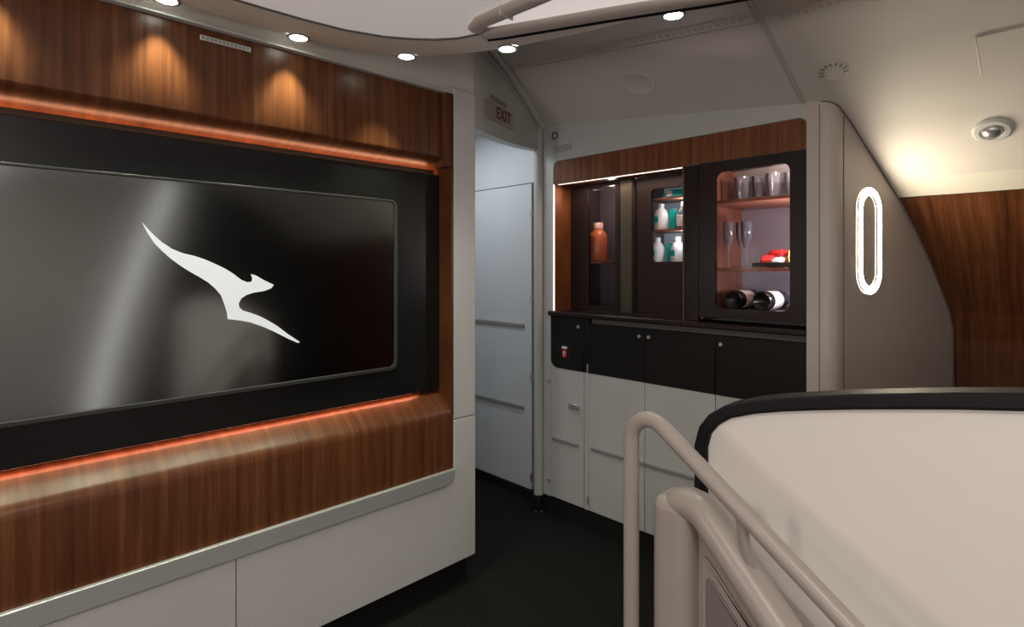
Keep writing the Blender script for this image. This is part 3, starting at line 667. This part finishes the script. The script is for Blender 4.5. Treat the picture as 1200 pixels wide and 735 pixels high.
# ------------------------------------------------------------------ stair balustrade and handrail
bal = thing('stair_balustrade', 'white stair screen with padded black rim and beige rail post', 'balustrade', (-.2, 1.2, 0))
LX = [(-.622, .62), (-.622, .80), (-.622, .894), (-.611, .936), (-.587, .969), (-.551, .995), (-.495, 1.016), (-.44, 1.031), (-.377, 1.045), (-.305, 1.060), (-.235, 1.073), (-.15, 1.088), (-.064, 1.101), (.08, 1.118), (.24, 1.128), (.385, 1.132)]
MX = .385; out_ = LX+[(2*MX-x, z) for x, z in LX[-2::-1]]
inn_ = []
for i, p in enumerate(out_):
    a = Vector(out_[max(i-1, 0)]); b = Vector(out_[min(i+1, len(out_)-1)]); t_ = (b-a).normalized(); q = Vector(p)+Vector((t_.y, -t_.x))*.029; inn_.append((q.x, q.y))
bm = bmesh.new(); n = len(out_)
L = [[bm.verts.new((p[0], y, p[1])) for p in q] for q, y in ((out_, 1.19), (out_, 1.262), (inn_, 1.262), (inn_, 1.19))]
for j in range(4):
    A, B = L[j], L[(j+1) % 4]
    for i in range(n-1): bm.faces.new([A[i], A[i+1], B[i+1], B[i]])
for i in (0, n-1): bm.faces.new([L[0][i], L[1][i], L[2][i], L[3][i]])
obj('black_rim', bm, 'rubber', bal, .006)
# panel, gently dished towards the stairs
bm = bmesh.new(); N = 90; rows = []
def top_at(x):
    for (a, za), (b, zb) in zip(inn_, inn_[1:]):
        if a <= x <= b and b > a: return lerp(za, zb, (x-a)/(b-a))
    return .7
xa, xb = -.5935, 2*MX+.5935
for i in range(N+1):
    x = lerp(xa, xb, .5-.5*math.cos(math.pi*i/N)); zt = top_at(min(max(x, xa+.0005), xb-.0005))
    r_ = []
    for j in range(13):
        z = lerp(0.001, zt, j/12); y = 1.205+.020*math.sin(math.pi*(x-xa)/(xb-xa))*math.sin(math.pi*j/12); r_.append(bm.verts.new((x, y, z)))
    rows.append(r_)
back = [[bm.verts.new((v.co.x, 1.255, v.co.z)) for v in (r_[0], r_[-1])] for r_ in rows]
for i in range(N):
    for j in range(12): bm.faces.new([rows[i][j], rows[i+1][j], rows[i+1][j+1], rows[i][j+1]])
    bm.faces.new([back[i][0], back[i][1], back[i+1][1], back[i+1][0]])
obj('white_panel', bm, 'panel_white', bal)
# post that turns into the sloping beam
def arcpath(p0, p1, p2, r, n=10):
    """p0-p1-p2 with the corner at p1 rounded"""
    p0, p1, p2 = map(Vector, (p0, p1, p2)); a = (p0-p1).normalized(); b = (p2-p1).normalized()
    th = a.angle(b); dlen = r/math.tan(th/2); c_ = p1+(a+b).normalized()*(r/math.sin(th/2)); s_, e_ = p1+a*dlen-c_, p1+b*dlen-c_
    pts = []
    for k in range(n+1):
        q = s_.lerp(e_, k/n); pts.append(c_+q.normalized()*r)
    return pts
BX0, BY0, BZ0 = -.636, 1.118, .868              # where post and beam axes meet
def beam(x, off=0, dz=0): return Vector((x, BY0-.22*(x-BX0)+off, BZ0-.89*(x-BX0)+dz))
post = [(BX0, BY0, 0)]+arcpath((BX0, BY0, 0), beam(BX0), beam(BX0+1), .06, 12)+[beam(.75)]
tb('post_and_beam', post, .033, 'beige', bal, 24, .036)
bm = bmesh.new(); prism(bm, rrect(-.667, -.575, 1.075, 1.178, .030, 5), 'z', 0, .800)
obj('post_casing', bm, 'beige', bal, .022, True, 4)
def skirt(name, pts, off, th, mat):
    bm = bmesh.new(); va = [bm.verts.new(beam(x, off)*Vector((1, 1, 0))+Vector((0, 0, z))) for x, z in pts]; vb = [bm.verts.new(beam(x, off+th)*Vector((1, 1, 0))+Vector((0, 0, z))) for x, z in pts]
    bm.faces.new(va); bm.faces.new(vb[::-1])
    for a in range(len(pts)): b = (a+1) % len(pts); bm.faces.new([va[a], vb[a], vb[b], va[b]])
    return obj(name, bm, mat, bal, .002)
def bz(x): return beam(x).z
skirt('infill_panel', [(-.575, .001), (-.575, bz(-.575)-.02), (.36, bz(.36)-.02), (.36, .001)], .016, .014, 'beige')
skirt('infill_bead', [(-.562, .05), (-.562, bz(-.562)-.118), (-.556, bz(-.556)-.106), (-.546, bz(-.546)-.100), (.20, bz(.20)-.100), (.22, .05)], .009, .008, 'beige')
skirt('infill_inset', [(-.549, .064), (-.549, bz(-.549)-.142), (-.544, bz(-.544)-.132), (-.535, bz(-.535)-.126), (.16, bz(.16)-.126), (.16, .064)], .004, .006, 'infill')
tb('panel_ledge', [(-.590, 1.192, .735), (.3, 1.192, .735-.89*.71)], .011, 'beige', bal, 10, .014)

hr = thing('handrail', 'slim beige tubular stair handrail sloping down in front of the white screen', 'handrail', (-.715, 1.08, 0))
RX, RZ = -.715, 1.012
def railp(x): return Vector((x, 1.08-.117*(x-RX), RZ-.655*(x-RX)))
rail = [(RX, 1.08, 0), (RX, 1.08, .5)]+arcpath((RX, 1.08, 0), railp(RX), railp(RX+1), .055, 14)+[railp(-.2), railp(.85)]
tb('rail', rail, .0175, 'beige', hr, 20)
for k in range(3):
    x = -.452+k*.42; a = railp(x); b = beam(x+.012)
    tb('bracket', [a+Vector((0, 0, -.008)), a.lerp(b, .45)+Vector((-.003, 0, 0)), b+Vector((0, 0, .022))], .011, 'beige', hr, 10, .009)
lt('foot_flange', [(.04, 0), (.04, .006), (.018, .01)], 'beige', hr, T(-.715, 1.08, 0.0005), 24)

settle()
